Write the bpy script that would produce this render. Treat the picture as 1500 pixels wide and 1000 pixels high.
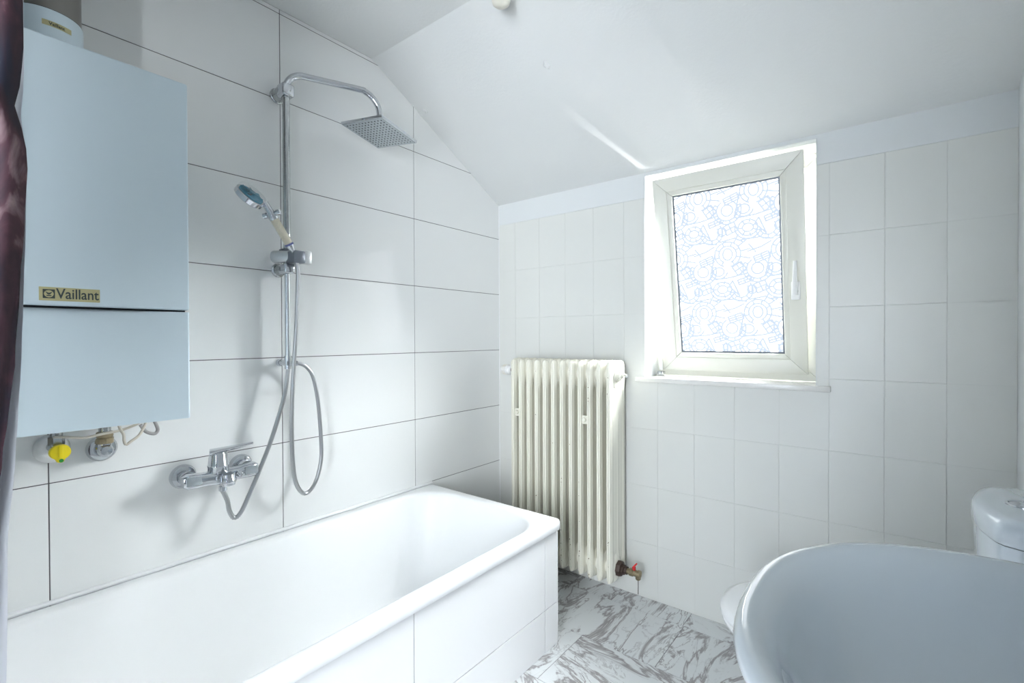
import bpy, bmesh, math, random
from mathutils import Vector, Matrix
random.seed(7)
S = bpy.context.scene
for o in list(bpy.data.objects): bpy.data.objects.remove(o)
COL = S.collection

# ------------------------------------------------------------------ camera
CAM = Vector((1.68525, -2.02375, 1.14613)); FPX = 707.83
YAW, PIT, ROL = 0.66852, -0.0081, -0.00387
Fv = Vector((-math.sin(YAW)*math.cos(PIT), math.cos(YAW)*math.cos(PIT), math.sin(PIT)))
Rv0 = Vector((math.cos(YAW), math.sin(YAW), 0)); Uv0 = Rv0.cross(Fv)
Rv = Rv0*math.cos(ROL) + Uv0*math.sin(ROL); Uv = -Rv0*math.sin(ROL) + Uv0*math.cos(ROL)
cd = bpy.data.cameras.new('camera'); cam = bpy.data.objects.new('camera', cd); COL.objects.link(cam)
cd.sensor_width = 36; cd.lens = 36*FPX/1500; cd.clip_start = 0.02
m = Matrix((Rv, Uv, -Fv)).transposed().to_4x4(); m.translation = CAM
cam.matrix_world = m
S.camera = cam
def px(x, y, ax, v):
    """photo pixel -> point where its ray meets the plane coordinate[ax] = v"""
    d = Fv + Rv*((x-750)/FPX) - Uv*((y-500)/FPX)
    return CAM + d*((v-CAM[ax])/d[ax])
def pxx(x, y, v): return px(x, y, 0, v)

# ------------------------------------------------------------------ world, light, exposure
W = bpy.data.worlds.new('sky'); S.world = W; W.use_nodes = True
bg = W.node_tree.nodes['Background']; bg.inputs[0].default_value = (0.86, 0.93, 1, 1); bg.inputs[1].default_value = 0.9
def light(name, kind, energy, color, loc, direction, **kw):
    l = bpy.data.lights.new(name, kind); l.energy = energy; l.color = color
    for k, v in kw.items(): setattr(l, k, v)
    o = bpy.data.objects.new(name, l); COL.objects.link(o); o.location = loc
    o.rotation_euler = Vector(direction).to_track_quat('-Z', 'Y').to_euler()
    return o
# sunlight thrown up by the metal ledge outside the window, slipping in past the tilted sash
light('sun_from_outer_ledge', 'SUN', 2.4, (1, 0.97, 0.98), (1.5, 1.5, 0), (-0.50, -1, 1.22), angle=math.radians(4.5))
# bright hazy sky around the sun, falling steeply through the film of the window
light('hazy_sky_light', 'SUN', 235.0, (0.935, 0.975, 1.0), (2, 2, 3), (-0.52, -0.70, -0.64), angle=math.radians(56))
# added fill lamp behind the camera, shining in through the open doorway
light('doorway_fill', 'AREA', 58.0, (0.90, 0.955, 1.0), (1.66, -3.44, 1.2), (-0.35, 1, -0.02), shape='RECTANGLE', size=0.95, size_y=1.5)
PANE_LIGHT = 2.2
vs = S.view_settings
vs.view_transform = 'Standard'; vs.look = 'None'; vs.gamma = 1; vs.use_curve_mapping = False
vs.exposure = 0.93

# ------------------------------------------------------------------ materials
def new_mat(name):
    m = bpy.data.materials.new(name); m.use_nodes = True
    return m, m.node_tree, m.node_tree.nodes['Principled BSDF']
def N(t, kind, **inp):
    n = t.nodes.new(kind)
    for k, v in inp.items():
        if k in n.inputs: n.inputs[k].default_value = v
        else: setattr(n, k, v)
    return n
def mat(name, col, rough=0.4, metal=0, var=0.0, vscale=8, bump=0.0, bscale=60, spec=0.5, coat=0.0):
    m, t, b = new_mat(name)
    b.inputs['Base Color'].default_value = (*col, 1); b.inputs['Roughness'].default_value = rough
    b.inputs['Metallic'].default_value = metal; b.inputs['Specular IOR Level'].default_value = spec
    b.inputs['Coat Weight'].default_value = coat; b.inputs['Coat Roughness'].default_value = 0.05
    tc = N(t, 'ShaderNodeTexCoord')
    if var:
        n = N(t, 'ShaderNodeTexNoise', Scale=vscale, Detail=4.0); t.links.new(tc.outputs['Object'], n.inputs['Vector'])
        r = N(t, 'ShaderNodeMapRange'); r.inputs[3].default_value = 1-var; r.inputs[4].default_value = 1+var*0.5
        t.links.new(n.outputs[0], r.inputs[0])
        mx = N(t, 'ShaderNodeMix', data_type='RGBA', blend_type='MULTIPLY'); mx.inputs[0].default_value = 1
        mx.inputs[6].default_value = (*col, 1); t.links.new(r.outputs[0], mx.inputs[7]); t.links.new(mx.outputs[2], b.inputs['Base Color'])
    if bump:
        n = N(t, 'ShaderNodeTexNoise', Scale=bscale, Detail=3.0); t.links.new(tc.outputs['Object'], n.inputs['Vector'])
        bp = N(t, 'ShaderNodeBump', Strength=bump, Distance=0.004); t.links.new(n.outputs[0], bp.inputs['Height']); t.links.new(bp.outputs[0], b.inputs['Normal'])
    return m
M = {}
M['tile'] = mat('gloss_tile', (0.82, 0.83, 0.82), 0.07, spec=0.5, var=0.015, vscale=3)
M['grout'] = mat('dark_grout', (0.13, 0.12, 0.13), 0.9)
M['panel_tile'] = mat('panel_tile', (0.84, 0.84, 0.84), 0.18)
M['painted_tile'] = mat('painted_wall_tile', (0.735, 0.74, 0.705), 0.34, var=0.03, vscale=5, bump=0.05, bscale=25)
M['painted_joint'] = mat('painted_joint', (0.70, 0.705, 0.67), 0.6, var=0.06, vscale=14)
M['plaster'] = mat('wall_plaster', (0.73, 0.75, 0.75), 0.75, var=0.02, vscale=4, bump=0.12, bscale=70)
M['ceiling'] = mat('textured_ceiling_paint', (0.72, 0.73, 0.72), 0.85, var=0.015, vscale=3, bump=0.22, bscale=95)
M['enamel'] = mat('bath_enamel', (0.90, 0.91, 0.91), 0.42)
M['ceramic'] = mat('sanitary_ceramic', (0.64, 0.71, 0.77), 0.07, coat=1.0)
M['basin'] = mat('shade_toned_basin_ceramic', (0.64, 0.705, 0.75), 0.07, coat=1.0)  # the bowl's shade is put into this grey-blue base colour
M['seat'] = mat('toilet_seat_plastic', (0.88, 0.89, 0.90), 0.2)
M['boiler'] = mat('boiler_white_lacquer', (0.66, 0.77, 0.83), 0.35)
M['gap'] = mat('dark_gap', (0.02, 0.025, 0.035), 0.8)
M['chrome'] = mat('chrome', (0.62, 0.64, 0.67), 0.10, 1.0)
M['chrome_dull'] = mat('chrome_limescale', (0.52, 0.54, 0.545), 0.26, 1.0, var=0.25, vscale=60)
M['hose'] = mat('hose_steel', (0.46, 0.47, 0.48), 0.28, 1.0)
M['radiator'] = mat('radiator_cream_enamel', (0.83, 0.81, 0.705), 0.22, var=0.03, vscale=12)
M['rust'] = mat('rust_chips', (0.16, 0.10, 0.05), 0.9)
M['pvc'] = mat('window_pvc', (0.76, 0.755, 0.68), 0.35, var=0.02)
M['marble_sill'] = mat('pale_marble_sill', (0.78, 0.77, 0.74), 0.25, var=0.12, vscale=22)
M['white_plastic'] = mat('white_plastic', (0.84, 0.84, 0.83), 0.3)
M['cream_plastic'] = mat('cream_plastic', (0.78, 0.75, 0.66), 0.35)
M['brown_metal'] = mat('brown_corroded_metal', (0.07, 0.045, 0.035), 0.55, 0.3, var=0.4, vscale=80)
M['brass'] = mat('tarnished_brass', (0.36, 0.30, 0.19), 0.4, 0.8, var=0.5, vscale=90)
M['red'] = mat('red_lever', (0.62, 0.03, 0.03), 0.35)
M['yellow'] = mat('yellow_handle', (0.86, 0.68, 0.01), 0.4)
M['green'] = mat('green_print', (0.03, 0.30, 0.04), 0.5)
M['cable'] = mat('cream_cable', (0.60, 0.55, 0.47), 0.5)
M['grey_cable'] = mat('grey_cable', (0.36, 0.35, 0.34), 0.5)
M['flue'] = mat('flue_steel', (0.20, 0.19, 0.175), 0.4, 0.5)
M['dark_plastic'] = mat('grey_holder_plastic', (0.17, 0.19, 0.22), 0.3, 0.4)
M['holder'] = mat('satin_holder', (0.62, 0.64, 0.65), 0.3, 0.6)
M['blue'] = mat('blue_turbine', (0.0, 0.23, 0.36), 0.2)
M['filter'] = mat('filter_beads', (0.74, 0.67, 0.50), 0.35, var=0.3, vscale=260)
M['ink'] = mat('dark_green_ink', (0.045, 0.06, 0.06), 0.5)
M['badge'] = mat('yellowed_badge', (0.52, 0.48, 0.26), 0.4, var=0.12, vscale=40)
M['nozzle'] = mat('nozzle_rubber', (0.06, 0.07, 0.08), 0.6)
M['head_face'] = mat('shower_face', (0.46, 0.50, 0.52), 0.25, 0.7)
M['cloth_white'] = mat('curtain_white_back', (0.75, 0.77, 0.84), 0.7)
M['hall'] = mat('hall_reflection_dark', (0.16, 0.19, 0.24), 0.7)  # dark tone of the added hall, chosen for reflections in the chrome
M['silicone'] = mat('silicone', (0.84, 0.85, 0.85), 0.4)

def clear_mat():
    m, t, b = new_mat('clear_plastic')
    b.inputs['Base Color'].default_value = (0.92, 0.97, 0.98, 1); b.inputs['Roughness'].default_value = 0.05
    b.inputs['Alpha'].default_value = 0.14
    return m
M['clear'] = clear_mat()
def emit_mat(name, col, strength):
    m, t, b = new_mat(name)
    b.inputs['Base Color'].default_value = (0.8, 0.82, 0.85, 1); b.inputs['Roughness'].default_value = 0.3
    b.inputs['Emission Color'].default_value = (*col, 1); b.inputs['Emission Strength'].default_value = strength
    return m
def pane_mat():
    m, t, b = new_mat('backlit_frosted_film'); out = t.nodes['Material Output']
    tr = N(t, 'ShaderNodeBsdfTransparent'); em = N(t, 'ShaderNodeEmission', Strength=PANE_LIGHT); em.inputs[0].default_value = (0.985, 1.0, 0.99, 1)
    mx = N(t, 'ShaderNodeMixShader'); mx.inputs[0].default_value = 0.58
    t.links.new(tr.outputs[0], mx.inputs[1]); t.links.new(em.outputs[0], mx.inputs[2]); t.links.new(mx.outputs[0], out.inputs['Surface'])
    return m
M['pane'] = pane_mat()
M['film_line'] = emit_mat('film_pattern_line', (0.74, 0.85, 1.0), 0.44); M['film_line'].node_tree.nodes['Principled BSDF'].inputs['Base Color'].default_value = (0.05, 0.06, 0.08, 1)

def marble_mat():
    m, t, b = new_mat('veined_marble_vinyl')
    tc = N(t, 'ShaderNodeTexCoord'); oi = N(t, 'ShaderNodeObjectInfo')
    rnd = N(t, 'ShaderNodeVectorMath', operation='SCALE'); rnd.inputs[0].default_value = (37, 91, 53); t.links.new(oi.outputs['Random'], rnd.inputs['Scale'])
    # the veins run along or across the tile, tile by tile
    gt = N(t, 'ShaderNodeMath', operation='GREATER_THAN'); gt.inputs[1].default_value = 0.5; t.links.new(oi.outputs['Random'], gt.inputs[0])
    ang = N(t, 'ShaderNodeMath', operation='MULTIPLY_ADD'); ang.inputs[1].default_value = 1.35; ang.inputs[2].default_value = 0.25; t.links.new(gt.outputs[0], ang.inputs[0])
    rot = N(t, 'ShaderNodeVectorRotate', rotation_type='Z_AXIS'); t.links.new(tc.outputs['Object'], rot.inputs['Vector']); t.links.new(ang.outputs[0], rot.inputs['Angle'])
    mp = N(t, 'ShaderNodeMapping'); mp.inputs['Scale'].default_value = (5.0, 15.0, 5); t.links.new(rot.outputs[0], mp.inputs['Vector'])
    ad = N(t, 'ShaderNodeVectorMath', operation='ADD'); t.links.new(mp.outputs[0], ad.inputs[0]); t.links.new(rnd.outputs[0], ad.inputs[1])
    def ridge(scale, dist, lo, hi):
        n = N(t, 'ShaderNodeTexNoise', Scale=scale, Detail=7.0, Roughness=0.62, Distortion=dist); t.links.new(ad.outputs[0], n.inputs['Vector'])
        s = N(t, 'ShaderNodeMath', operation='SUBTRACT'); s.inputs[1].default_value = 0.5; t.links.new(n.outputs[0], s.inputs[0])
        a = N(t, 'ShaderNodeMath', operation='ABSOLUTE'); t.links.new(s.outputs[0], a.inputs[0])
        r = N(t, 'ShaderNodeMapRange', interpolation_type='SMOOTHSTEP'); r.inputs[1].default_value = lo; r.inputs[2].default_value = hi
        r.inputs[3].default_value = 1; r.inputs[4].default_value = 0; t.links.new(a.outputs[0], r.inputs[0])
        return r
    r1 = ridge(0.44, 1.0, 0.0, 0.040); r2 = ridge(1.1, 0.9, 0.0, 0.026)
    msk = N(t, 'ShaderNodeTexNoise', Scale=0.5, Detail=2.0); t.links.new(ad.outputs[0], msk.inputs['Vector'])
    mr = N(t, 'ShaderNodeMapRange'); mr.inputs[1].default_value = 0.40; mr.inputs[2].default_value = 0.62; t.links.new(msk.outputs[0], mr.inputs[0])
    m1 = N(t, 'ShaderNodeMath', operation='MULTIPLY'); t.links.new(r1.outputs[0], m1.inputs[0]); m1.inputs[1].default_value = 0.9
    m2 = N(t, 'ShaderNodeMath', operation='MULTIPLY'); t.links.new(r2.outputs[0], m2.inputs[0]); t.links.new(mr.outputs[0], m2.inputs[1])
    mx = N(t, 'ShaderNodeMath', operation='MAXIMUM'); t.links.new(m1.outputs[0], mx.inputs[0]); t.links.new(m2.outputs[0], mx.inputs[1])
    c = N(t, 'ShaderNodeMix', data_type='RGBA'); c.inputs[6].default_value = (0.74, 0.76, 0.76, 1); c.inputs[7].default_value = (0.27, 0.245, 0.25, 1)
    t.links.new(mx.outputs[0], c.inputs[0]); t.links.new(c.outputs[2], b.inputs['Base Color'])
    b.inputs['Roughness'].default_value = 0.3
    return m
M['marble'] = marble_mat()
def curtain_mat():
    m, t, b = new_mat('burgundy_printed_curtain')
    tc = N(t, 'ShaderNodeTexCoord')
    mp = N(t, 'ShaderNodeMapping'); mp.inputs['Scale'].default_value = (9, 16, 5.5); t.links.new(tc.outputs['Object'], mp.inputs['Vector'])
    n = N(t, 'ShaderNodeTexNoise', Scale=1.6, Detail=5.0, Distortion=0.8); t.links.new(mp.outputs[0], n.inputs['Vector'])
    cr = N(t, 'ShaderNodeValToRGB'); e = cr.color_ramp.elements
    e[0].position = 0.38; e[0].color = (0.006, 0.006, 0.018, 1); e[1].position = 0.76; e[1].color = (0.30, 0.21, 0.22, 1)
    k = e.new(0.50); k.color = (0.020, 0.006, 0.013, 1); k = e.new(0.61); k.color = (0.055, 0.018, 0.028, 1)
    t.links.new(n.outputs[0], cr.inputs[0]); t.links.new(cr.outputs[0], b.inputs['Base Color']); b.inputs['Roughness'].default_value = 0.75
    return m
M['curtain'] = curtain_mat()

# ------------------------------------------------------------------ mesh helpers
def frame_of(d):
    d = Vector(d).normalized(); a = Vector((0, 0, 1)) if abs(d.z) < 0.95 else Vector((1, 0, 0))
    u = a.cross(d).normalized(); return u, d.cross(u)
class MB:
    def __init__(s): s.v = []; s.f = []
    def add(s, vs, fs, mx=None):
        k = len(s.v); s.v += [tuple(mx @ Vector(p)) if mx else tuple(p) for p in vs]; s.f += [tuple(i+k for i in q) for q in fs]; return s
    def box(s, a, b, mx=None):
        (x0, y0, z0), (x1, y1, z1) = a, b
        return s.add([(x0,y0,z0),(x1,y0,z0),(x1,y1,z0),(x0,y1,z0),(x0,y0,z1),(x1,y0,z1),(x1,y1,z1),(x0,y1,z1)],
                     [(0,3,2,1),(4,5,6,7),(0,1,5,4),(1,2,6,5),(2,3,7,6),(3,0,4,7)], mx)
    def rings(s, rs, cap0=True, cap1=True, closed=True, mx=None):
        n = len(rs[0]); vs = [p for r in rs for p in r]; fs = []
        for i in range(len(rs)-1):
            for j in range(n if closed else n-1):
                k = (j+1) % n; fs.append((i*n+j, i*n+k, (i+1)*n+k, (i+1)*n+j))
        if cap0: fs.append(tuple(range(n-1, -1, -1)))
        if cap1: fs.append(tuple(range((len(rs)-1)*n, len(rs)*n)))
        return s.add(vs, fs, mx)
    def lathe(s, prof, origin, axis, n=24, caps=True, sx=1.0, sy=1.0):
        """prof = [(radius, distance along axis)]"""
        u, w = frame_of(axis); d = Vector(axis).normalized(); o = Vector(origin)
        rs = [[o + d*h + u*(r*sx*math.cos(2*math.pi*k/n)) + w*(r*sy*math.sin(2*math.pi*k/n)) for k in range(n)] for r, h in prof]
        return s.rings(rs, caps, caps)
    def cyl(s, a, b, r, n=20, r2=None):
        a = Vector(a); b = Vector(b); return s.lathe([(r, 0), (r2 if r2 is not None else r, (b-a).length)], a, b-a, n)
    def tube(s, pts, r, n=12, rib=0):
        pts = [Vector(p) for p in pts]; u = None; rs = []
        for i, p in enumerate(pts):
            d = (pts[min(i+1, len(pts)-1)] - pts[max(i-1, 0)]).normalized()
            if u is None: u = frame_of(d)[0]
            u = (u - d*u.dot(d)).normalized(); w = d.cross(u)
            rr = (r(i) if callable(r) else r) * (1 - rib*(i % 2))
            rs.append([p + u*(rr*math.cos(2*math.pi*k/n)) + w*(rr*math.sin(2*math.pi*k/n)) for k in range(n)])
        return s.rings(rs)
    def prism(s, poly, axis, a, b):
        """extrude a polygon given in the two other axes along axis from a to b"""
        def p3(q, h):
            l = list(q); l.insert(axis, h); return tuple(l)
        n = len(poly); vs = [p3(q, a) for q in poly] + [p3(q, b) for q in poly]
        return s.add(vs, [tuple(range(n-1, -1, -1)), tuple(range(n, 2*n))] + [(i, (i+1) % n, (i+1) % n+n, i+n) for i in range(n)])
    def mesh(s, name, mt, bevel=0, seg=2, smooth=True, angle=40):
        me = bpy.data.meshes.new(name); me.from_pydata(s.v, [], s.f)
        bm = bmesh.new(); bm.from_mesh(me); bmesh.ops.recalc_face_normals(bm, faces=bm.faces)
        if bevel:
            ed = [e for e in bm.edges if len(e.link_faces) == 2 and e.calc_face_angle(0) > 0.6]
            bmesh.ops.bevel(bm, geom=ed, offset=bevel, segments=seg, profile=0.5, affect='EDGES', clamp_overlap=True)
        bm.to_mesh(me); bm.free()
        if smooth:
            for p in me.polygons: p.use_smooth = True
            me.set_sharp_from_angle(angle=math.radians(angle))
        me.materials.append(M[mt] if isinstance(mt, str) else mt)
        return me
    def build(s, name, mt, parent=None, **kw): return link(name, s.mesh(name, mt, **kw), parent)
def link(name, me, parent=None, loc=None):
    o = bpy.data.objects.new(name, me); COL.objects.link(o)
    if loc is not None: o.location = loc
    if parent is not None:
        o.parent = parent
        if loc is None: o.matrix_parent_inverse = parent_world(parent).inverted()
    return o
def parent_world(o):
    m = o.matrix_basis
    return parent_world(o.parent) @ o.matrix_parent_inverse @ m if o.parent else m.copy()
def tag(o, label, cat=None, group=None):
    o['label'] = label
    if cat: o['category'] = cat
    if group: o['group'] = group
    return o
def struct(o, label=None, cat=None):
    o['kind'] = 'structure'
    if label: tag(o, label, cat)
    return o
def thing(name, loc, label, cat, group=None):
    o = bpy.data.objects.new(name, None); COL.objects.link(o); o.location = loc; o.empty_display_size = 0.05
    return tag(o, label, cat, group)
def smooth_path(pts, step=0.01, closed=False):
    """Catmull-Rom through pts, resampled at equal steps"""
    P = [Vector(p) for p in pts]; P = [P[0]*2-P[1]] + P + [P[-1]*2-P[-2]]; out = []
    for i in range(1, len(P)-2):
        for k in range(24):
            t = k/24; a, b, c, d = P[i-1:i+3]
            out.append(0.5*((2*b) + (c-a)*t + (2*a-5*b+4*c-d)*t*t + (3*b-a-3*c+d)*t**3))
    out.append(P[-2]); res = [out[0]]; acc = 0
    for a, b in zip(out, out[1:]):
        L = (b-a).length; p = 0
        while acc + (L-p) >= step and L > 1e-9:
            p += step-acc; res.append(a.lerp(b, p/L)); acc = 0
        acc += L-p
    if (res[-1]-out[-1]).length > step*0.3: res.append(out[-1])
    return res
def rrect(x0, x1, y0, y1, r, z, n=8, e=2.0):
    out = []
    for cx, cy, a0 in ((x1-r, y1-r, 0), (x0+r, y1-r, 90), (x0+r, y0+r, 180), (x1-r, y0+r, 270)):
        for k in range(n+1):
            a = math.radians(a0+90*k/n); c, s_ = math.cos(a), math.sin(a)
            out.append((cx + r*math.copysign(abs(c)**(2/e), c), cy + r*math.copysign(abs(s_)**(2/e), s_), z))
    return out

# ------------------------------------------------------------------ room shell
XR, YB, ZC, KS, Z0 = 1.97, -2.32, 2.295, 0.535, 1.862      # right wall, rear wall, flat ceiling, slope of the roof side
YK = -(ZC-Z0)/KS                                              # crease
WX0, WX1, WZ0, WZ1 = 0.828, 1.470, 0.962, 1.850               # window opening
def clip_poly(poly, f):
    out = []
    for i, a in enumerate(poly):
        b = poly[(i+1) % len(poly)]; fa, fb = f(a), f(b)
        if fa >= 0: out.append(a)
        if (fa >= 0) != (fb >= 0):
            t = fa/(fa-fb); out.append((a[0]+(b[0]-a[0])*t, a[1]+(b[1]-a[1])*t))
    return out
roof = lambda q: Z0 - KS*q[0] - q[1]                           # >0 below the sloping ceiling, q = (y, z)

floor = struct(MB().box((-0.1, YB-1.2, -0.08), (XR+0.1, 0.05, -0.0015)).build('floor', 'grout', smooth=False))
rows = [(0.0, -0.11, [0.0, 0.20, 0.505, 0.72, 1.03, 1.335, 1.64, XR]), (-0.11, -0.408, [0.0, 0.425, 1.036, 1.646, XR]),
        (-0.408, -0.706, [0.0, 0.14, 0.747, 1.357, XR]), (-0.706, -1.004, [0.0, 0.425, 1.036, 1.646, XR]),
        (-1.004, -1.302, [0.0, 0.14, 0.747, 1.357, XR]), (-1.302, -1.6, [0.0, 0.425, 1.036, 1.646, XR]),
        (-1.6, -1.898, [0.0, 0.14, 0.747, 1.357, XR]), (-1.898, YB, [0.0, 0.425, 1.036, 1.646, XR])]
tile_meshes = {}
def floor_tile_mesh(w, d):
    k = (round(w, 3), round(d, 3))
    if k not in tile_meshes:
        tile_meshes[k] = MB().box((-w/2+0.0009, -d/2+0.0009, -0.003), (w/2-0.0009, d/2-0.0009, 0)).mesh('floor_tile', 'marble', bevel=0.0005, seg=1, smooth=False)
    return tile_meshes[k]
for y1, y0, xs in rows:
    for a, b in zip(xs, xs[1:]):
        o = link('floor_tile', floor_tile_mesh(b-a, y1-y0), floor, ((a+b)/2, (y0+y1)/2, 0))

# left wall with large gloss tiles and dark joints
prof = clip_poly([(0.05, -0.05), (0.05, 3.0), (YB-0.1, 3.0), (YB-0.1, -0.05)], lambda q: min(roof(q)+0.06, ZC+0.06-q[1]))
wall_left = struct(MB().prism([(0.05, -0.05), (YB-0.1, -0.05), (YB-0.1, ZC+0.05), (YK, ZC+0.05), (0.05, Z0+0.02)], 0, -0.12, -0.0016).build('wall_left', 'grout', smooth=False))
ys = [0.0, -0.593, -1.193, -1.793, YB]; zs = [-0.12+0.0, 0.1795, 0.4795, 0.7795, 1.0795, 1.3795, 1.6795, 1.9795, 2.2795, 2.5795]
zs[0] = 0.0
full = None
for y1, y0 in zip(ys, ys[1:]):
    for z0, z1 in zip(zs, zs[1:]):
        g = 0.00125
        P = [(y1-g, z0+g), (y0+g, z0+g), (y0+g, z1-g), (y1-g, z1-g)]
        P = clip_poly(clip_poly(P, lambda q: roof(q)-0.001), lambda q: ZC-0.001-q[1])
        if len(P) < 3: continue
        MB().prism(P, 0, -0.008, 0.0).build('tile', 'tile', wall_left, bevel=0.0006, seg=1, smooth=False)
MB().tube([(0.002, -0.498, 0.4755), (0.002, -1.3, 0.4755), (0.002, YB+0.01, 0.4755)], 0.0065, 8).build('silicone_bead', 'silicone', wall_left)
MB().box((0.0, -0.0035, 0.0), (0.0035, 0.0, Z0)).build('corner_bead', 'silicone', wall_left, smooth=False)

# window wall: painted-over small tiles below a plaster band
wb = MB()
T = 0.24
for a, b in (((-0.12, 0.0015, -0.08), (WX0, T, 2.0)), ((WX1, 0.0015, -0.08), (XR+0.12, T, 2.0)), ((WX0, 0.0015, -0.08), (WX1, T, WZ0-0.02)), ((WX0, 0.0015, WZ1), (WX1, T, 2.0))): wb.box(a, b)
wall_back = struct(wb.build('wall_back', 'painted_joint', smooth=False))
pb = MB()
for a, b in (((0, -0.001, 1.754), (WX0+0.001, 0.0016, Z0+0.002)), ((WX1-0.001, -0.001, 1.754), (XR, 0.0016, Z0+0.002)), ((WX0, -0.0012, WZ1-0.001), (WX1, 0.0016, Z0+0.002)),
             ((WX0-0.0, -0.001, WZ0), (WX0+0.002, T, WZ1)), ((WX1-0.002, -0.001, WZ0), (WX1, T, WZ1)), ((WX0, -0.001, WZ1-0.002), (WX1, T, WZ1))): pb.box(a, b)
pb.build('plaster_band', 'plaster', wall_back, smooth=False)
xo, tw, zo, th = 0.8866, 0.155, 0.7442, 0.2525
small = None
for i in range(-6, 8):
    for j in range(-3, 4):
        x0, x1, z0, z1 = max(xo+tw*i, 0.0), min(xo+tw*(i+1), XR), max(zo+th*j, 0.0), zo+th*(j+1)
        if x1-x0 < 0.008: continue
        g = 0.0007; x0 += g; x1 -= g; z0 += g; z1 -= g
        rects = [(x0, x1, z0, z1)]
        if x1 > WX0 and x0 < WX1 and z1 > WZ0:
            rects = []
            if z0 < WZ0: rects.append((x0, x1, z0, min(z1, WZ0-0.001)))
            zl = max(z0, WZ0-0.001)
            if x0 < WX0: rects.append((x0, WX0, zl, z1))
            if x1 > WX1: rects.append((WX1, x1, zl, z1))
        if not rects: continue
        dy = random.uniform(-0.0004, 0.0004)
        if len(rects) == 1 and abs(x1-x0-tw+2*g) < 1e-4 and abs(z1-z0-th+2*g) < 1e-4 and rects[0] == (x0, x1, z0, z1):
            if small is None:
                small = MB().box((-tw/2+g, -0.003, -th/2+g), (tw/2-g, 0.003, th/2-g)).mesh('tile', 'painted_tile', bevel=0.0011, seg=1, smooth=False)
            link('tile', small, wall_back, ((x0+x1)/2, 0.003+dy, (z0+z1)/2))
        else:
            t_ = MB()
            for r in rects: t_.box((r[0], dy, r[2]), (r[1], 0.006, r[3]))
            t_.build('tile', 'painted_tile', wall_back, smooth=False)

struct(MB().box((XR, YB-0.1, -0.08), (XR+0.12, 0.2, 2.45)).build('wall_right', 'plaster', smooth=False))
DX0, DX1, DZ = 0.80, 1.66, 2.0
wr = MB()
for a, b in (((-0.12, YB-0.12, -0.08), (DX0, YB, 2.45)), ((DX1, YB-0.12, -0.08), (XR, YB, 2.45)), ((DX0, YB-0.12, DZ), (DX1, YB, 2.45))): wr.box(a, b)
struct(wr.build('wall_rear', 'plaster', smooth=False))
hw_ = MB()  # unseen hall shell, added to give the chrome something dark to reflect
for a, b in (((-0.3, YB-1.32, -0.08), (2.3, YB-1.2, 2.45)), ((-0.3, YB-1.2, -0.08), (-0.2, YB-0.12, 2.45)), ((2.2, YB-1.2, -0.08), (2.3, YB-0.12, 2.45)), ((-0.3, YB-1.32, 2.35), (2.3, YB-0.12, 2.45))): hw_.box(a, b)
struct(hw_.build('wall_added_hall', 'hall', smooth=False))
dj = MB()
for a, b in (((DX0-0.06, YB-0.14, 0), (DX0+0.02, YB+0.012, DZ+0.06)), ((DX1-0.02, YB-0.14, 0), (DX1+0.06, YB+0.012, DZ+0.06)), ((DX0+0.02, YB-0.14, DZ-0.02), (DX1-0.02, YB+0.012, DZ+0.06))): dj.box(a, b)
struct(dj.build('trim_1', 'white_plastic', bevel=0.004))
ce = MB().prism([(0.03, Z0-0.016), (YK, ZC), (YB-0.12, ZC), (YB-0.12, ZC+0.12), (YK-0.1, ZC+0.12), (0.26, Z0+0.03), (0.26, Z0-0.005)], 0, -0.1, XR+0.1)
struct(ce.build('ceiling', 'ceiling', smooth=False))

# window sill and tilted window
sill = MB().box((0.793, -0.026, 0.951), (1.513, 0.15, 0.971)).build('window_sill', 'marble_sill', bevel=0.002)
struct(sill, 'pale veined stone sill under the tilted bathroom window', 'window sill')
win = thing('window_1', (1.148, 0.15, 0.971), 'cream framed tilted window with patterned frosted film above the stone sill', 'window'); win['kind'] = 'structure'
def mitred(mb, x0, x1, z0, z1, w, y0, y1, g=0.0004, mx=None):
    o = [(x0, z0), (x1, z0), (x1, z1), (x0, z1)]; i = [(x0+w, z0+w), (x1-w, z0+w), (x1-w, z1-w), (x0+w, z1-w)]
    for k in range(4):
        l = (k+1) % 4; q = [Vector((*p, 0)) for p in (o[k], o[l], i[l], i[k])]
        d = (q[1]-q[0]).normalized()*g; q = [q[0]+d, q[1]-d, q[2]-d, q[3]+d]
        vs = [(p.x, y0, p.y) for p in q] + [(p.x, y1, p.y) for p in q]
        mb.add(vs, [(0,1,2,3),(7,6,5,4),(0,4,5,1),(1,5,6,2),(2,6,7,3),(3,7,4,0)], mx)
fr = MB(); mitred(fr, WX0+0.001, WX1-0.001, 0.9715, WZ1-0.001, 0.050, 0.152, 0.225)
fr.build('fixed_frame', 'pvc', win, bevel=0.0015, seg=1)
SX0, SX1, SB, SH = 0.863, 1.428, 0.998, 0.836
tilt = math.atan2(0.14, 0.824)
MS = Matrix.Translation((SX0, 0.140, SB)) @ Matrix.Rotation(tilt, 4, 'X')   # sash local: x along, y outwards, z up
SW = SX1-SX0
sa = MB(); mitred(sa, 0, SW, 0, SH, 0.058, 0, 0.012, mx=MS); mitred(sa, 0.032, SW-0.032, 0.032, SH-0.036, 0.042, 0.0118, 0.046, mx=MS)
sash = sa.build('sash', 'pvc', win, bevel=0.002, seg=2)
be = MB(); mitred(be, 0.0575, SW-0.0575, 0.0575, SH-0.0575, 0.021, 0.004, 0.03, mx=MS); be.build('glazing_bead', 'pvc', sash, bevel=0.003, seg=2)
ga = MB(); mitred(ga, 0.0780, SW-0.0780, 0.0780, SH-0.0780, 0.007, 0.016, 0.024, mx=MS); ga.build('gasket', 'dark_plastic', sash, smooth=False)
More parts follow.
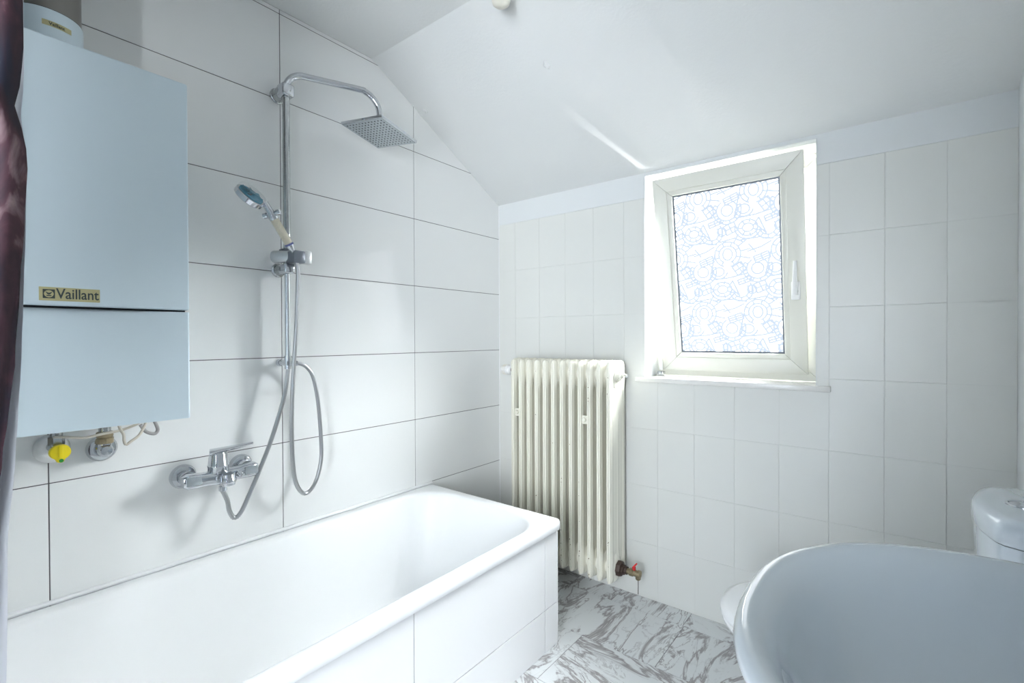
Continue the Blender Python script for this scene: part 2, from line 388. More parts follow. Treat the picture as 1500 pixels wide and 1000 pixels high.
GX0, GX1, GZ0, GZ1 = 0.078, SW-0.078, 0.078, SH-0.078
MB().box((GX0, 0.020, GZ0), (GX1, 0.026, GZ1), MS).build('pane', 'pane', sash, smooth=False)
# printed film: interlaced rings, rays, bars and grids
segs = []
def ring(cx, cz, r, a0=0, a1=360, e=1.0):
    n = max(6, int(abs(a1-a0)/15)); q = [(cx+r*math.cos(math.radians(a0+(a1-a0)*k/n)), cz+e*r*math.sin(math.radians(a0+(a1-a0)*k/n))) for k in range(n+1)]
    segs.extend(zip(q, q[1:]))
def ln(*p): segs.extend(zip(p, p[1:]))
def rays(cx, cz, r0, r1, a0, a1, n):
    for k in range(n):
        a = math.radians(a0+(a1-a0)*k/(n-1)); ln((cx+r0*math.cos(a), cz+r0*math.sin(a)), (cx+r1*math.cos(a), cz+r1*math.sin(a)))
def bars(cx, cz, w, h, a, n):
    c, s_ = math.cos(a), math.sin(a); f = lambda u, v: (cx+u*c-v*s_, cz+u*s_+v*c)
    for k in range(n+1): ln(f(-w/2, -h/2+h*k/n), f(w/2, -h/2+h*k/n))
    for k in (0, 1, 2): ln(f(-w/2+w*k/2, -h/2), f(-w/2+w*k/2, h/2))
def motif(ox, oz):
    p = lambda x, z: (ox+x, oz+z)
    c = p(0.135, 0.20); ring(*c, 0.018, e=1.3); ring(*c, 0.034, -70, 240); ring(*c, 0.050, -80, 250); rays(*c, 0.034, 0.050, -60, 240, 8); rays(*c, 0.052, 0.088, -40, 60, 5)
    c = p(0.035, 0.135); ring(*c, 0.022); ring(*c, 0.040, 120, 420); ring(*c, 0.054, 150, 380); rays(*c, 0.040, 0.054, 150, 380, 8)
    ring(*p(0.098, 0.132), 0.021, e=0.85); ring(*p(0.098, 0.132), 0.034, 190, 350, 0.85)
    bars(*p(0.052, 0.178), 0.056, 0.026, 0.32, 3); bars(*p(0.178, 0.140), 0.040, 0.040, 0.55, 2)
    c = p(0.110, 0.058); ring(*c, 0.020, e=0.8); ring(*c, 0.036, 0, 360, 0.85); ring(*c, 0.048, 170, 350, 0.9); rays(*c, 0.022, 0.036, 20, 340, 7)
    bars(*p(0.045, 0.062), 0.044, 0.038, 0.38, 2); c = p(0.012, 0.052); ring(*c, 0.017); ln(p(0.012, 0.033), p(0.012, 0.071))
    ln(p(0.150, 0.092), p(0.176, 0.028), p(0.136, 0.070), p(0.150, 0.092))
    c = p(0.182, 0.050); ring(*c, 0.028, 170, 400); ring(*c, 0.044, 180, 400); rays(*c, 0.028, 0.044, 190, 390, 6)
    bars(*p(0.196, 0.090), 0.050, 0.020, 0.30, 2); ln(p(0.0, 0.012), p(0.06, 0.022), p(0.09, 0.004)); ln(p(0.07, 0.10), p(0.14, 0.105), p(0.205, 0.118))
    ln(p(0.0, 0.205), p(0.05, 0.218), p(0.086, 0.236)); ln(p(0.005, 0.235), p(0.03, 0.20)); ln(p(0.07, 0.012), p(0.15, 0.016), p(0.2, 0.004)); ln(p(0.06, 0.10), p(0.075, 0.16), p(0.085, 0.2))
for r in range(-1, 4):
    for c in range(-1, 4): motif(GX0-0.03+0.21*c+(0.105 if r % 2 else 0), GZ0-0.03+0.24*r)
fl = MB()
for a, b in segs:
    t0, t1 = 0.0, 1.0; dx, dz = b[0]-a[0], b[1]-a[1]; ok = True
    for p_, q_ in ((-dx, a[0]-GX0), (dx, GX1-a[0]), (-dz, a[1]-GZ0), (dz, GZ1-a[1])):
        if abs(p_) < 1e-12: ok = ok and q_ >= 0
        elif p_ < 0: t0 = max(t0, q_/p_)
        else: t1 = min(t1, q_/p_)
    if not ok or t0 >= t1: continue
    A = Vector((a[0]+dx*t0, 0, a[1]+dz*t0)); B = Vector((a[0]+dx*t1, 0, a[1]+dz*t1)); d = (B-A)
    if d.length < 1e-5: continue
    d.normalize(); n = Vector((d.z, 0, -d.x))*0.0034; y = Vector((0, 0.0196, 0)); e = d*0.0015
    fl.add([A-e+n+y, B+e+n+y, B+e-n+y, A-e-n+y], [(0, 1, 2, 3)], MS)
fo = fl.build('film_pattern', 'film_line', sash, smooth=False); fo['label'] = 'pale blue printed line pattern of rings, rays and grids'
# handle with its rosette, hinge cover, tilt stay
h = MB().box((SW-0.049, -0.010, 0.292), (SW-0.019, 0.001, 0.362), MS)
ho = h.build('handle_rosette', 'white_plastic', sash, bevel=0.004, seg=3)
h = MB(); h.lathe([(0.0095, 0), (0.0095, 0.028), (0.007, 0.033)], MS @ Vector((SW-0.034, -0.008, 0.325)), MS.to_3x3() @ Vector((0, -1, 0)), 16)
rs = []
for k in range(9):
    t_ = k/8; z = 0.313+0.128*t_; w_ = 0.0105-0.0045*t_; y = -0.034-0.012*math.sin(t_*1.4); d_ = 0.0065-0.0025*t_
    rs.append([MS @ Vector((SW-0.034+w_*math.cos(a)+0.006*t_, y+d_*math.sin(a), z)) for a in [2*math.pi*i/14 for i in range(14)]])
h.rings(rs); h.build('handle_lever', 'white_plastic', sash)
MB().lathe([(0.007, 0), (0.0075, 0.01), (0.0075, 0.075), (0.006, 0.082)], (0.859, 0.112, 0.998), (-0.02, -0.05, 1), 14).build('hinge_cover', 'white_plastic', win)
MB().box((0.845, 0.1, 0.972), (0.872, 0.13, 0.992)).build('hinge_bearing', 'chrome_dull', win, bevel=0.003)
MB().box((1.0, 0.03, 1.800), (1.02, 0.17, 1.812)).build('tilt_stay', 'chrome_dull', win, bevel=0.002)

# ------------------------------------------------------------------ bathtub
TX, TY0, TY1, RZ = 0.715, -0.498, -2.20, 0.470
tub = thing('bathtub', (0.36, -1.35, 0), 'long white enamelled bathtub built in along the tiled wall', 'bathtub')
def trect(ix0, ix1, iy0, iy1, r, z): return rrect(ix0, ix1, iy1, iy0, r, z, 12)
O = (0.002, TX, TY0, TY1)
I = (0.046, 0.668, -0.552, -2.13)
rs = [trect(0.004, TX-0.004, TY0-0.004, TY1+0.004, 0.016, 0.432), trect(*O, 0.020, 0.436), trect(*O, 0.020, RZ-0.010),
      trect(0.004, TX-0.003, TY0-0.003, TY1+0.003, 0.019, RZ-0.003), trect(0.007, TX-0.008, TY0-0.008, TY1+0.008, 0.017, RZ-0.0003), trect(0.009, TX-0.011, TY0-0.011, TY1+0.011, 0.017, RZ), trect(I[0]-0.020, I[1]+0.018, I[2]+0.020, I[3]-0.020, 0.155, RZ),
      trect(I[0]-0.012, I[1]+0.012, I[2]+0.012, I[3]-0.012, 0.155, RZ-0.001), trect(I[0]-0.004, I[1]+0.004, I[2]+0.004, I[3]-0.004, 0.155, RZ-0.005),
      trect(I[0]+0.002, I[1]-0.002, I[2]-0.003, I[3]+0.003, 0.152, RZ-0.016)]
for t_, dx, d0, d1, r in ((0.25, 0.018, 0.03, 0.07, 0.15), (0.5, 0.036, 0.06, 0.16, 0.145), (0.75, 0.056, 0.10, 0.26, 0.14), (0.9, 0.078, 0.14, 0.33, 0.13), (0.97, 0.105, 0.175, 0.375, 0.115), (1.0, 0.15, 0.225, 0.43, 0.09)):
    rs.append(trect(I[0]+dx, I[1]-dx, I[2]-d0, I[3]+d1, r, RZ-0.016-(RZ-0.016-0.075)*t_))
MB().rings(rs, cap0=False, cap1=True).build('tub_shell', 'enamel', tub, angle=60)
MB().lathe([(0.028, 0), (0.028, 0.003), (0.022, 0.005), (0.0, 0.003)], (0.357, -1.98+0.35, 0.0755), (0, 0, 1), 24).build('drain', 'chrome', tub)

apron = thing('tiled_bath_surround', (0.69, -1.35, 0), 'white tiled panel with thin dark joints enclosing the bathtub side', 'bath surround')
AX, AY = 0.697, -0.503
MB().prism([(AX-0.003, AY-0.003), (0.02, AY-0.003), (0.02, AY-0.02), (AX-0.02, AY-0.02), (AX-0.02, TY1+0.01), (AX-0.003, TY1+0.01)], 2, 0.0, 0.430).build('backing_wall', 'grout', apron, smooth=False)
g = 0.0014
for y1, y0 in ((AY, -0.585), (-0.585, -1.192), (-1.192, -1.797), (-1.797, TY1+0.01)):
    for z0, z1 in ((0.0, 0.156), (0.156, 0.4305)):
        MB().box((AX-0.008, y0+g, z0+g), (AX, y1-g, z1-g)).build('tile', 'panel_tile', apron, bevel=0.0006, seg=1, smooth=False)
for z0, z1 in ((0.0, 0.156), (0.156, 0.4305)):
    for x0, x1 in ((0.02, 0.40), (0.40, AX-0.009)):
        MB().box((x0+g, AY-0.008, z0+g), (x1-g, AY, z1-g)).build('tile', 'panel_tile', apron, bevel=0.0006, seg=1, smooth=False)
MB().box((AX-0.0085, AY-0.0005, 0.0), (AX+0.001, AY+0.002, 0.431)).build('edge_trim', 'panel_tile', apron, bevel=0.001)

# ------------------------------------------------------------------ column radiator
RX0, NP, PIT_, RY0, RY1, RZ0, RZ1 = 0.207, 12, 0.0465, -0.182, -0.032, 0.098, 1.045
rad = thing('radiator', (0.486, -0.107, 0.0), 'tall cream column radiator with twelve sections beneath and beside the window', 'radiator')
sb = MB()
def yz_outline(inset, r, n=5):
    y0, y1, z0, z1 = RY0+inset, RY1-inset, RZ0+inset, RZ1-inset; out = []
    for cy, cz, a0 in ((y1-r, z1-r, 0), (y0+r, z1-r, 90), (y0+r, z0+r, 180), (y1-r, z0+r, 270)):
        for k in range(n+1):
            a = math.radians(a0+90*k/n); out.append((cy+r*math.cos(a), cz+r*math.sin(a)))
    return out
# pressed plate: flat seam in the middle, cushions on both faces
o0, o1, o2 = yz_outline(0, 0.022), yz_outline(0.004, 0.020), yz_outline(0.014, 0.020)
rs = [[(x, p[0], p[1]) for p in o] for x, o in ((-0.0095, o2), (-0.0085, o1), (-0.0022, o1), (-0.0018, o0), (0.0018, o0), (0.0022, o1), (0.0085, o1), (0.0095, o2))]
sb.rings(rs)
cols = [RY0+0.022, (RY0+RY1)/2, RY1-0.022]
for cy in cols:
    rs = []
    for z, k in ((RZ0+0.006, 0.55), (RZ0+0.014, 0.8), (RZ0+0.03, 1.0), (RZ0+0.10, 1.0), (RZ0+0.14, 0.74), (RZ1-0.14, 0.74), (RZ1-0.10, 1.0), (RZ1-0.03, 1.0), (RZ1-0.014, 0.8), (RZ1-0.006, 0.55)):
        rs.append([(0.0152*k*math.cos(a), cy+0.0195*math.sin(a), z) for a in [2*math.pi*i/16 for i in range(16)]])
    sb.rings(rs)
for hz in (RZ0+0.060, RZ1-0.060):      # hubs joining the sections
    sb.lathe([(0.030, -PIT_/2-0.0002), (0.030, -0.012), (0.046, -0.004), (0.046, 0.004), (0.030, 0.012), (0.030, PIT_/2+0.0002)], (0, (RY0+RY1)/2-0.018, hz), (1, 0, 0), 20)
    for sgn in (-1, 1):
        sb.lathe([(0.047, 0.006), (0.044, 0.011), (0.034, 0.0155), (0.030, 0.018)], (0, (RY0+RY1)/2-0.018, hz), (sgn, 0, 0), 20, sx=1.0, sy=1.35)
sec = sb.mesh('section', 'radiator', angle=50)
RXC = [RX0+PIT_*(i+0.5) for i in range(NP)]
base = Vector(rad.location)
for x in RXC: link('section', sec, rad, Vector((x, 0, 0))-base)
RX1 = RX0+PIT_*NP
rc = (RY0+RY1)/2-0.018; zt, zb = RZ1-0.060, RZ0+0.060
# end plugs and valves
p = MB().lathe([(0.026, -0.006), (0.026, 0.006), (0.021, 0.008), (0.021, 0.016), (0.012, 0.018), (0.012, 0.024), (0.005, 0.025), (0.005, 0.038)], (RX1, rc, zt), (1, 0, 0), 24).build('vent_plug', 'radiator', rad)
MB().box((RX1+0.030, rc-0.003, zt-0.011), (RX1+0.040, rc+0.003, zt+0.004)).build('vent_key', 'chrome_dull', p, bevel=0.001)
MB().lathe([(0.033, -0.004), (0.033, 0.008), (0.030, 0.014), (0.022, 0.016), (0.022, 0.026), (0.017, 0.028), (0.017, 0.038)], (RX1, rc, zb), (1, 0, 0), 8).build('reducer_plug', 'brown_metal', rad)
dv = MB().lathe([(0.012, 0.036), (0.012, 0.048), (0.016, 0.050), (0.016, 0.064), (0.013, 0.066), (0.013, 0.084), (0.016, 0.085), (0.016, 0.096), (0.010, 0.098)], (RX1, rc, zb), (1, 0, 0), 16)
dv.lathe([(0.011, 0), (0.011, 0.02), (0.008, 0.024)], (RX1+0.086, rc, zb), (0, 0, -1), 14)
dvo = dv.build('drain_valve', 'brass', rad); dvo['label'] = 'tarnished brass drain valve'
rl = MB().cyl((RX1+0.068, rc, zb+0.012), (RX1+0.068, rc, zb+0.026), 0.007, 12)
rl.box((-0.008, -0.006, 0), (0.020, 0.006, 0.007), Matrix.Translation((RX1+0.070, rc, zb+0.024)) @ Matrix.Rotation(-0.9, 4, 'Y'))
rl.build('red_lever', 'red', dvo, bevel=0.002)['label'] = 'small red lever'
MB().tube([(RX1+0.086, rc, zb-0.022), (RX1+0.0865, rc, zb-0.05), (RX1+0.085, rc+0.002, zb-0.085)], 0.0015, 6).build('drip_thread', 'brown_metal', dvo)
MB().lathe([(0.020, -0.004), (0.020, 0.006), (0.013, 0.008), (0.013, 0.026)], (RX0, rc, zt), (-1, 0, 0), 12).build('valve_tail', 'brown_metal', rad)
MB().lathe([(0.014, 0.020), (0.020, 0.024), (0.023, 0.028), (0.023, 0.038), (0.021, 0.040), (0.024, 0.043), (0.022, 0.078), (0.019, 0.083), (0.0, 0.084)], (RX0, rc, zt), (-1, 0, 0), 28, caps=False).build('thermostatic_head', 'white_plastic', rad)
rb = MB()
for k in range(20):
    a = 2*math.pi*k/20; c, s_ = math.cos(a), math.sin(a)
    rb.box((-0.072, -0.0012, 0.0222), (-0.050, 0.0012, 0.0255), Matrix.Translation((RX0, rc, zt)) @ Matrix.Rotation(a, 4, 'X'))
rb.build('grip_rib', 'cream_plastic', rad, smooth=False)['kind'] = 'stuff'
for i in (0, 8):
    xm = RX0+PIT_*(i+0.95); zc = 0.785
    cl = MB().box((xm-0.017, RY0+0.012, zc-0.019), (xm+0.017, RY0+0.018, zc+0.019)).build('mounting_clip', 'radiator', rad, bevel=0.002)
    MB().lathe([(0.010, -0.001), (0.010, 0.006), (0.008, 0.010), (0.0, 0.011)], (xm, RY0+0.012, zc), (0, -1, 0), 16).build('clip_screw', 'radiator', cl)
ch = MB(); random.seed(3)
for k in range(46):
    i = random.choice(range(3, NP)); z = random.choice([random.uniform(0.10, 0.30), random.uniform(0.10, 1.0)])
    r = random.uniform(0.0012, 0.0028); ch.lathe([(r, 0), (r*0.6, 0.0007)], (RXC[i]+random.uniform(-0.002, 0.002), RY0+0.0002, z), (0.1, -1, 0), 6)
cho = ch.build('paint_chip', 'rust', rad); cho['kind'] = 'stuff'

# ------------------------------------------------------------------ gas boiler
BX, BY1, BY0, BZ0, BZ1, BZS = 0.346, -1.588, -2.03, 0.951, 1.760, 1.2125
boil = thing('gas_boiler', (0.17, -1.81, 0.95), 'white wall-hung gas boiler with a yellowed name badge above the tub', 'boiler')
MB().box((0.002, BY0+0.004, BZ0+0.006), (BX-0.02, BY1-0.004, BZ1-0.002)).build('case', 'boiler', boil, bevel=0.004)
MB().box((0.02, BY0+0.006, BZS-0.012), (BX-0.016, BY1-0.005, BZS+0.012)).build('shadow_gap', 'gap', boil, smooth=False)
MB().box((0.05, BY0, BZS+0.0022), (BX, BY1, BZ1)).build('front_cover', 'boiler', boil, bevel=0.005, seg=3)
# lower flap with a shallow curved finger scoop along its top
fm = MB(); ny, nz = 40, 16; rsf = []
zt_, zb_ = BZS-0.0022+0.004, BZ0
grid = []
for j in range(nz+1):
    z = zb_+0.004+(zt_-0.004-zb_-0.004)*j/nz; row = []
    for i in range(ny+1):
        y = BY0+0.004+(BY1-BY0-0.008)*i/ny; u = (y-(BY0+BY1)/2)/((BY1-BY0)/2)
        depth = max(0.0, (z-(zt_-0.034*(1-(u*u)**0.9)-0.004))/0.034); row.append((BX-0.016*min(1, depth)**1.1, y, z))
    grid.append(row)
vs_ = [p for r in grid for p in r]; n = ny+1
fs_ = [(j*n+i, j*n+i+1, (j+1)*n+i+1, (j+1)*n+i) for j in range(nz) for i in range(ny)]
k0 = len(vs_); per = [i for i in range(n)] + [j*n+ny for j in range(1, nz+1)] + [nz*n+i for i in range(ny-1, -1, -1)] + [j*n for j in range(nz-1, 0, -1)]
mid = [(BX-0.005, max(BY0, min(BY1, vs_[i][1]+math.copysign(0.004, vs_[i][1]-(BY0+BY1)/2) if vs_[i][1] in (grid[0][0][1], grid[0][-1][1]) else vs_[i][1])), vs_[i][2]) for i in per]
back = [(0.05, q[1], q[2]) for q in mid]; vs_ += mid + back; L_ = len(per)
fs_ += [(per[i], per[(i+1) % L_], k0+(i+1) % L_, k0+i) for i in range(L_)] + [(k0+i, k0+(i+1) % L_, k0+L_+(i+1) % L_, k0+L_+i) for i in range(L_)]
fm.add(vs_, fs_); fm.build('lower_flap', 'boiler', boil, angle=35)
# badge with emblem and lettering
def text_mesh(name, body, size, mt, parent, mx, bold=0.0, squeeze=1.0):
    cu = bpy.data.curves.new(name, 'FONT'); cu.body = body; cu.size = size; cu.offset = bold; cu.extrude = 0.0002; cu.align_x = 'LEFT'
    to = bpy.data.objects.new(name, cu); COL.objects.link(to)
    dg = bpy.context.evaluated_depsgraph_get(); me = bpy.data.meshes.new_from_object(to.evaluated_get(dg)); bpy.data.objects.remove(to)
    me.transform(mx @ Matrix.Diagonal((squeeze, 1, 1, 1))); me.materials.clear(); me.materials.append(M[mt]); me.name = name
    return link(name, me, parent)
FRONT = Matrix(((0, 0, 1, 0), (1, 0, 0, 0), (0, 1, 0, 0), (0, 0, 0, 1)))     # text x -> +y, text y -> +z, text normal -> +x
def badge(par, mx, w, h):
    """mx maps local (u, v, n) to the world; origin at the lower-left corner of the badge"""
    b = MB().box((0, 0, 0), (w, h, 0.0007), mx).build('badge', 'badge', par, smooth=False)
    s = h*0.66; ox = h*0.20; oy = h*0.17
    e = MB()
    q = MB(); fw = s*0.09
    for a, c in (((0, 0), (s, fw)), ((0, s-fw), (s, s)), ((0, 0), (fw, s)), ((s-fw, 0), (s, s))): e.box((ox+a[0], oy+a[1], 0.0006), (ox+c[0], oy+c[1], 0.0010), mx)
    cx, cy = ox+s/2, oy+s/2
    for r0, r1 in ((0.47, 0.40),):      # ring of the emblem, then the dark corners
        n = 28
        for k in range(n):
            a0, a1 = 2*math.pi*k/n, 2*math.pi*(k+1)/n
            e.add([(cx+s*r*math.cos(a), cy+s*r*math.sin(a), 0.0010) for r, a in ((r0, a0), (r0, a1), (r1, a1), (r1, a0))], [(0, 1, 2, 3)], mx)
    for sx_, sy_ in ((-1, -1), (1, -1), (1, 1), (-1, 1)):
        pts = [(cx+sx_*s*0.5, cy+sy_*s*0.5, 0.0009)] + [(cx+sx_*s*0.47*math.cos(a), cy+sy_*s*0.47*math.sin(a), 0.0009) for a in [math.pi/2*k/6 for k in range(7)]]
        e.add(pts, [(0, k, k+1) for k in range(1, 7)], mx)
    e.add([(cx-0.30*s, cy+0.26*s, 0.001), (cx-0.06*s, cy+0.12*s, 0.001), (cx+0.06*s, cy+0.12*s, 0.001), (cx+0.30*s, cy+0.26*s, 0.001), (cx+0.13*s, cy-0.04*s, 0.001), (cx, cy-0.10*s, 0.001), (cx-0.13*s, cy-0.04*s, 0.001)], [(0, 1, 2, 3, 4, 5, 6)], mx)
    e.add([(cx-0.24*s, cy-0.14*s, 0.001), (cx+0.24*s, cy-0.14*s, 0.001), (cx+0.16*s, cy-0.26*s, 0.001), (cx-0.16*s, cy-0.26*s, 0.001)], [(0, 1, 2, 3)], mx)
    e.build('emblem', 'ink', b, smooth=False)
    text_mesh('lettering', 'Vaillant', h*1.06, 'ink', b, mx @ Matrix.Translation((ox+s+h*0.07, oy+h*0.02, 0.0008)), bold=h*0.012, squeeze=0.78)
    return b
bw = 0.0945
badge(boil, Matrix.Translation((BX, -1.8515, 1.2245)) @ FRONT, bw, 0.0275)

flue = thing('flue_pipe', (0.165, -1.81, BZ1), 'grey metal flue pipe with white collar on top of the boiler', 'flue pipe')
FC = Vector((0.170, -1.812, 0))
MB().lathe([(0.064, 0), (0.064, 0.108), (0.0625, 0.112), (0.060, 0.112)], FC+Vector((0, 0, BZ1-0.002)), (0, 0, 1), 48).build('collar', 'boiler', flue)
MB().lathe([(0.061, 0), (0.061, 0.432)], FC+Vector((0, 0, BZ1+0.102)), (0, 0, 1), 48).build('pipe', 'flue', flue)
MB().lathe([(0.0625, 0), (0.0625, 0.003)], FC+Vector((0, 0, BZ1+0.108)), (0, 0, 1), 48).build('seal_ring', 'gap', flue)
a_ = math.atan2(CAM.y-FC.y, CAM.x-FC.x)+0.12
st = MB(); nseg = 10; aw = 0.40
stm = []
for zz in (1.832, 1.8435): stm.append([(FC.x+0.0645*math.cos(a_-aw+2*aw*k/nseg+0.18), FC.y+0.0645*math.sin(a_-aw+2*aw*k/nseg+0.18), zz) for k in range(nseg+1)])
st.rings(stm, False, False, closed=False)
so = st.build('badge', 'badge', flue)
tm = text_mesh('lettering', 'Vaillant', 0.0098, 'ink', so, Matrix.Identity(4), bold=0.0002, squeeze=0.95)
for v in tm.data.vertices:
    ang = a_-aw+0.18+(0.011+v.co.x)/0.0648; zz = 1.8345+v.co.y; v.co = (FC.x+0.0648*math.cos(ang), FC.y+0.0648*math.sin(ang), zz)

# fittings under the boiler
def rosette(mb, o, r, d=0.012, n=32): mb.lathe([(r, 0), (r, 0.003), (r*0.86, d*0.8), (r*0.6, d), (r*0.55, d)], o, (1, 0, 0), n)
gv = thing('gas_cock', (0, -1.787, 0.868), 'yellow handled gas cock on white rosette under the boiler', 'gas valve')
c0 = Vector((0, -1.787, 0.868)); r_ = MB(); rosette(r_, c0, 0.036); r_.build('rosette', 'white_plastic', gv)
MB().cyl(c0+Vector((0.005, 0, 0.006)), c0+Vector((0.075, 0, 0.006)), 0.012, 16).cyl(c0+Vector((0.065, 0, 0)), c0+Vector((0.065, 0, 0.095)), 0.012, 16).lathe([(0.016, 0), (0.016, 0.02)], c0+Vector((0.065, 0, 0.018)), (0, 0, 1), 6).build('valve_body', 'chrome_dull', gv)
yh = MB(); yc = c0+Vector((0.088, 0.002, 0.004))
prof_ = [(0.021*math.cos(a), 0.019*math.sin(a)) for a in [math.radians(-38+k*256/14) for k in range(15)]] + [(-0.009, -0.018), (-0.006, -0.025), (0.0, -0.027), (0.006, -0.025), (0.009, -0.018)]
yh.add([(yc.x, yc.y+p_[0], yc.z+p_[1]) for p_ in prof_] + [(yc.x+0.014, yc.y+p_[0]*0.92, yc.z+p_[1]*0.95) for p_ in prof_],
       [tuple(range(len(prof_))), tuple(range(2*len(prof_)-1, len(prof_)-1, -1))] + [(i, (i+1) % len(prof_), (i+1) % len(prof_)+len(prof_), i+len(prof_)) for i in range(len(prof_))])
yo = yh.build('handle', 'yellow', gv, bevel=0.002); yo['label'] = 'yellow turning handle'
MB().box((yc.x+0.0135, yc.y-0.004, yc.z-0.012), (yc.x+0.016, yc.y+0.004, yc.z+0.018)).build('handle_rib', 'yellow', yo, bevel=0.001)
MB().lathe([(0.0045, 0), (0.004, 0.001)], yc+Vector((0.0142, 0.001, -0.020)), (1, 0, 0), 12).build('green_dot', 'green', yo)

def pipe_outlet(name, c, label, group=None, nut=True):
    t = thing(name, c, label, 'pipe fitting', group); c = Vector(c)
    q = MB(); rosette(q, c, 0.034, 0.014); q.build('rosette', 'chrome', t)
    MB().lathe([(0.0175, 0), (0.0175, 0.03), (0.0165, 0.042), (0.012, 0.05), (0.0, 0.052)], c+Vector((0.006, 0, 0)), (1, 0, 0), 24).cyl(c+Vector((0.036, 0, 0)), c+Vector((0.036, 0, 0.024)), 0.015, 20).build('elbow', 'chrome', t)
    w = MB().lathe([(0.0185, 0.018), (0.0195, 0.020), (0.0195, 0.032), (0.017, 0.034), (0.0185, 0.036), (0.0185, 0.048), (0.015, 0.050)], c+Vector((0.036, 0, 0)), (0, 0, 1), 8 if nut else 20)
    w.build('union_nut', 'brass', t)
    MB().cyl(c+Vector((0.036, 0, 0.046)), c+Vector((0.036, 0, 0.125)), 0.0135, 20).build('riser_pipe', 'chrome_dull', t)
    return t
pipe_outlet('pipe_elbow', (0, -1.688, 0.851), 'chrome wall elbow with tarnished brass nut right of the yellow handle')
pipe_outlet('pipe_elbow', (0, -1.899, 0.851), 'chrome wall elbow on the other side of the yellow handle, by the curtain')
def on_b(x, y, d=0.10): return pxx(x, y, d)
cb = MB().tube(smooth_path([on_b(78, 640, 0.09), on_b(98, 640), on_b(122, 641), on_b(152, 635), on_b(180, 629), on_b(205, 618), on_b(225, 600)], 0.006), 0.0032, 10).build('sensor_cable', 'cable')
tag(cb, 'cream cable sagging along the underside of the boiler', 'cable')
cb = MB().tube(smooth_path([on_b(216, 612, 0.12), on_b(210, 627, 0.12), on_b(203, 638, 0.12), on_b(192, 646, 0.12), on_b(185, 651, 0.12), on_b(182, 646, 0.12), on_b(181, 636, 0.11), on_b(176, 628, 0.10), on_b(172, 612, 0.10)], 0.004), 0.0034, 10).build('sensor_cable', 'cable')
tag(cb, 'cream cable hanging in a V loop beneath the boiler', 'cable')
cb = MB().tube(smooth_path([on_b(206, 622, 0.06), on_b(214, 632, 0.06), on_b(226, 635, 0.06), on_b(231, 630, 0.06), on_b(229, 622, 0.06), on_b(222, 608, 0.06)], 0.004), 0.0046, 10).build('cable_stub', 'grey_cable')
tag(cb, 'short thick grey cable bend under the boiler corner', 'cable')

# ------------------------------------------------------------------ bath mixer tap
mxr = thing('bath_mixer_tap', (0.0, -1.416, 0.73), 'chrome single-lever bath mixer tap on the tiled wall', 'tap')
YA, YB2, ZM = -1.498, -1.334, 0.731
for y in (YA, YB2):
    q = MB(); rosette(q, (0, y, ZM), 0.036, 0.016); q.build('rosette', 'chrome', mxr)
    MB().lathe([(0.017, 0), (0.017, 0.022), (0.022, 0.024), (0.022, 0.044)], (0.008, y, ZM), (1, 0, 0), 20).build('connector', 'chrome', mxr)
MX = 0.066
rs = []
for k in range(21):      # body: wide blade ends, round waist in the middle
    t_ = k/20; y = YA-0.022+(YB2-YA+0.044)*t_; e = abs(t_-0.5)*2
    hz = 0.0225-0.003*math.sin(math.pi*min(1, e*1.15))**2*0.8; hx = 0.020+0.002*e; zc = ZM-0.002-0.006*(1-e)
    if k in (0, 20): hz *= 0.72; hx *= 0.7
    rs.append([(MX+hx*math.copysign(abs(math.cos(a))**0.55, math.cos(a)), y, zc+hz*math.copysign(abs(math.sin(a))**0.55, math.sin(a))) for a in [2*math.pi*i/20 for i in range(20)]])
MB().rings(rs).build('body', 'chrome', mxr)
for y in (YA+0.002, YB2-0.002):      # recessed satin panels on the blade ends
    MB().box((MX+0.0195, y-0.020, ZM-0.013), (MX+0.0232, y+0.020, ZM+0.012)).build('end_panel', 'head_face', mxr, bevel=0.003)
YM = -1.424
MB().lathe([(0.029, 0), (0.029, 0.018), (0.0298, 0.020), (0.0298, 0.023), (0.0285, 0.025), (0.0245, 0.056), (0.022, 0.062), (0.0, 0.064)], (MX, YM, ZM+0.008), (0, 0, 1), 28).build('cartridge_housing', 'chrome', mxr)
rs = []
for k in range(13):
    t_ = k/12; yy = YM-0.024+0.108*t_; xx = MX+0.042*t_; zz = ZM+0.072+0.016*t_; w_ = 0.024-0.012*t_ if t_ < .9 else 0.013-0.06*(t_-.9); h_ = 0.0095-0.0055*t_
    d_ = Vector((0.042, 0.108, 0)).normalized(); sd = Vector((d_.y, -d_.x, 0))
    rs.append([Vector((xx, yy, zz)) + sd*(w_*math.cos(a)) + Vector((0, 0, h_*math.sin(a))) for a in [2*math.pi*i/14 for i in range(14)]])
MB().rings(rs).build('lever', 'chrome', mxr)
MB().lathe([(0.021, 0), (0.021, 0.012), (0.0225, 0.014), (0.0225, 0.024), (0.019, 0.028), (0.017, 0.034), (0.0, 0.034)], (MX+0.034, YM+0.012, ZM+0.004), (0.15, 0.05, -1), 24).build('spout', 'chrome', mxr)
MB().cyl((MX+0.0, YM+0.012, ZM-0.004), (MX+0.040, YM+0.012, ZM-0.006), 0.0195, 20).build('spout_neck', 'chrome', mxr)
MB().lathe([(0.010, 0), (0.010, 0.012), (0.0085, 0.014)], (MX+0.036, YM+0.042, ZM+0.002), (0.6, 0.5, -0.45), 16).build('diverter_knob', 'chrome', mxr)
HO = Vector((MX+0.010, YM+0.008, ZM-0.026))
MB().lathe([(0.0095, 0), (0.0095, 0.012), (0.0115, 0.013), (0.0115, 0.026), (0.009, 0.028)], HO+Vector((0, 0, 0.004)), (0, 0, -1), 12).build('hose_outlet', 'chrome', mxr)

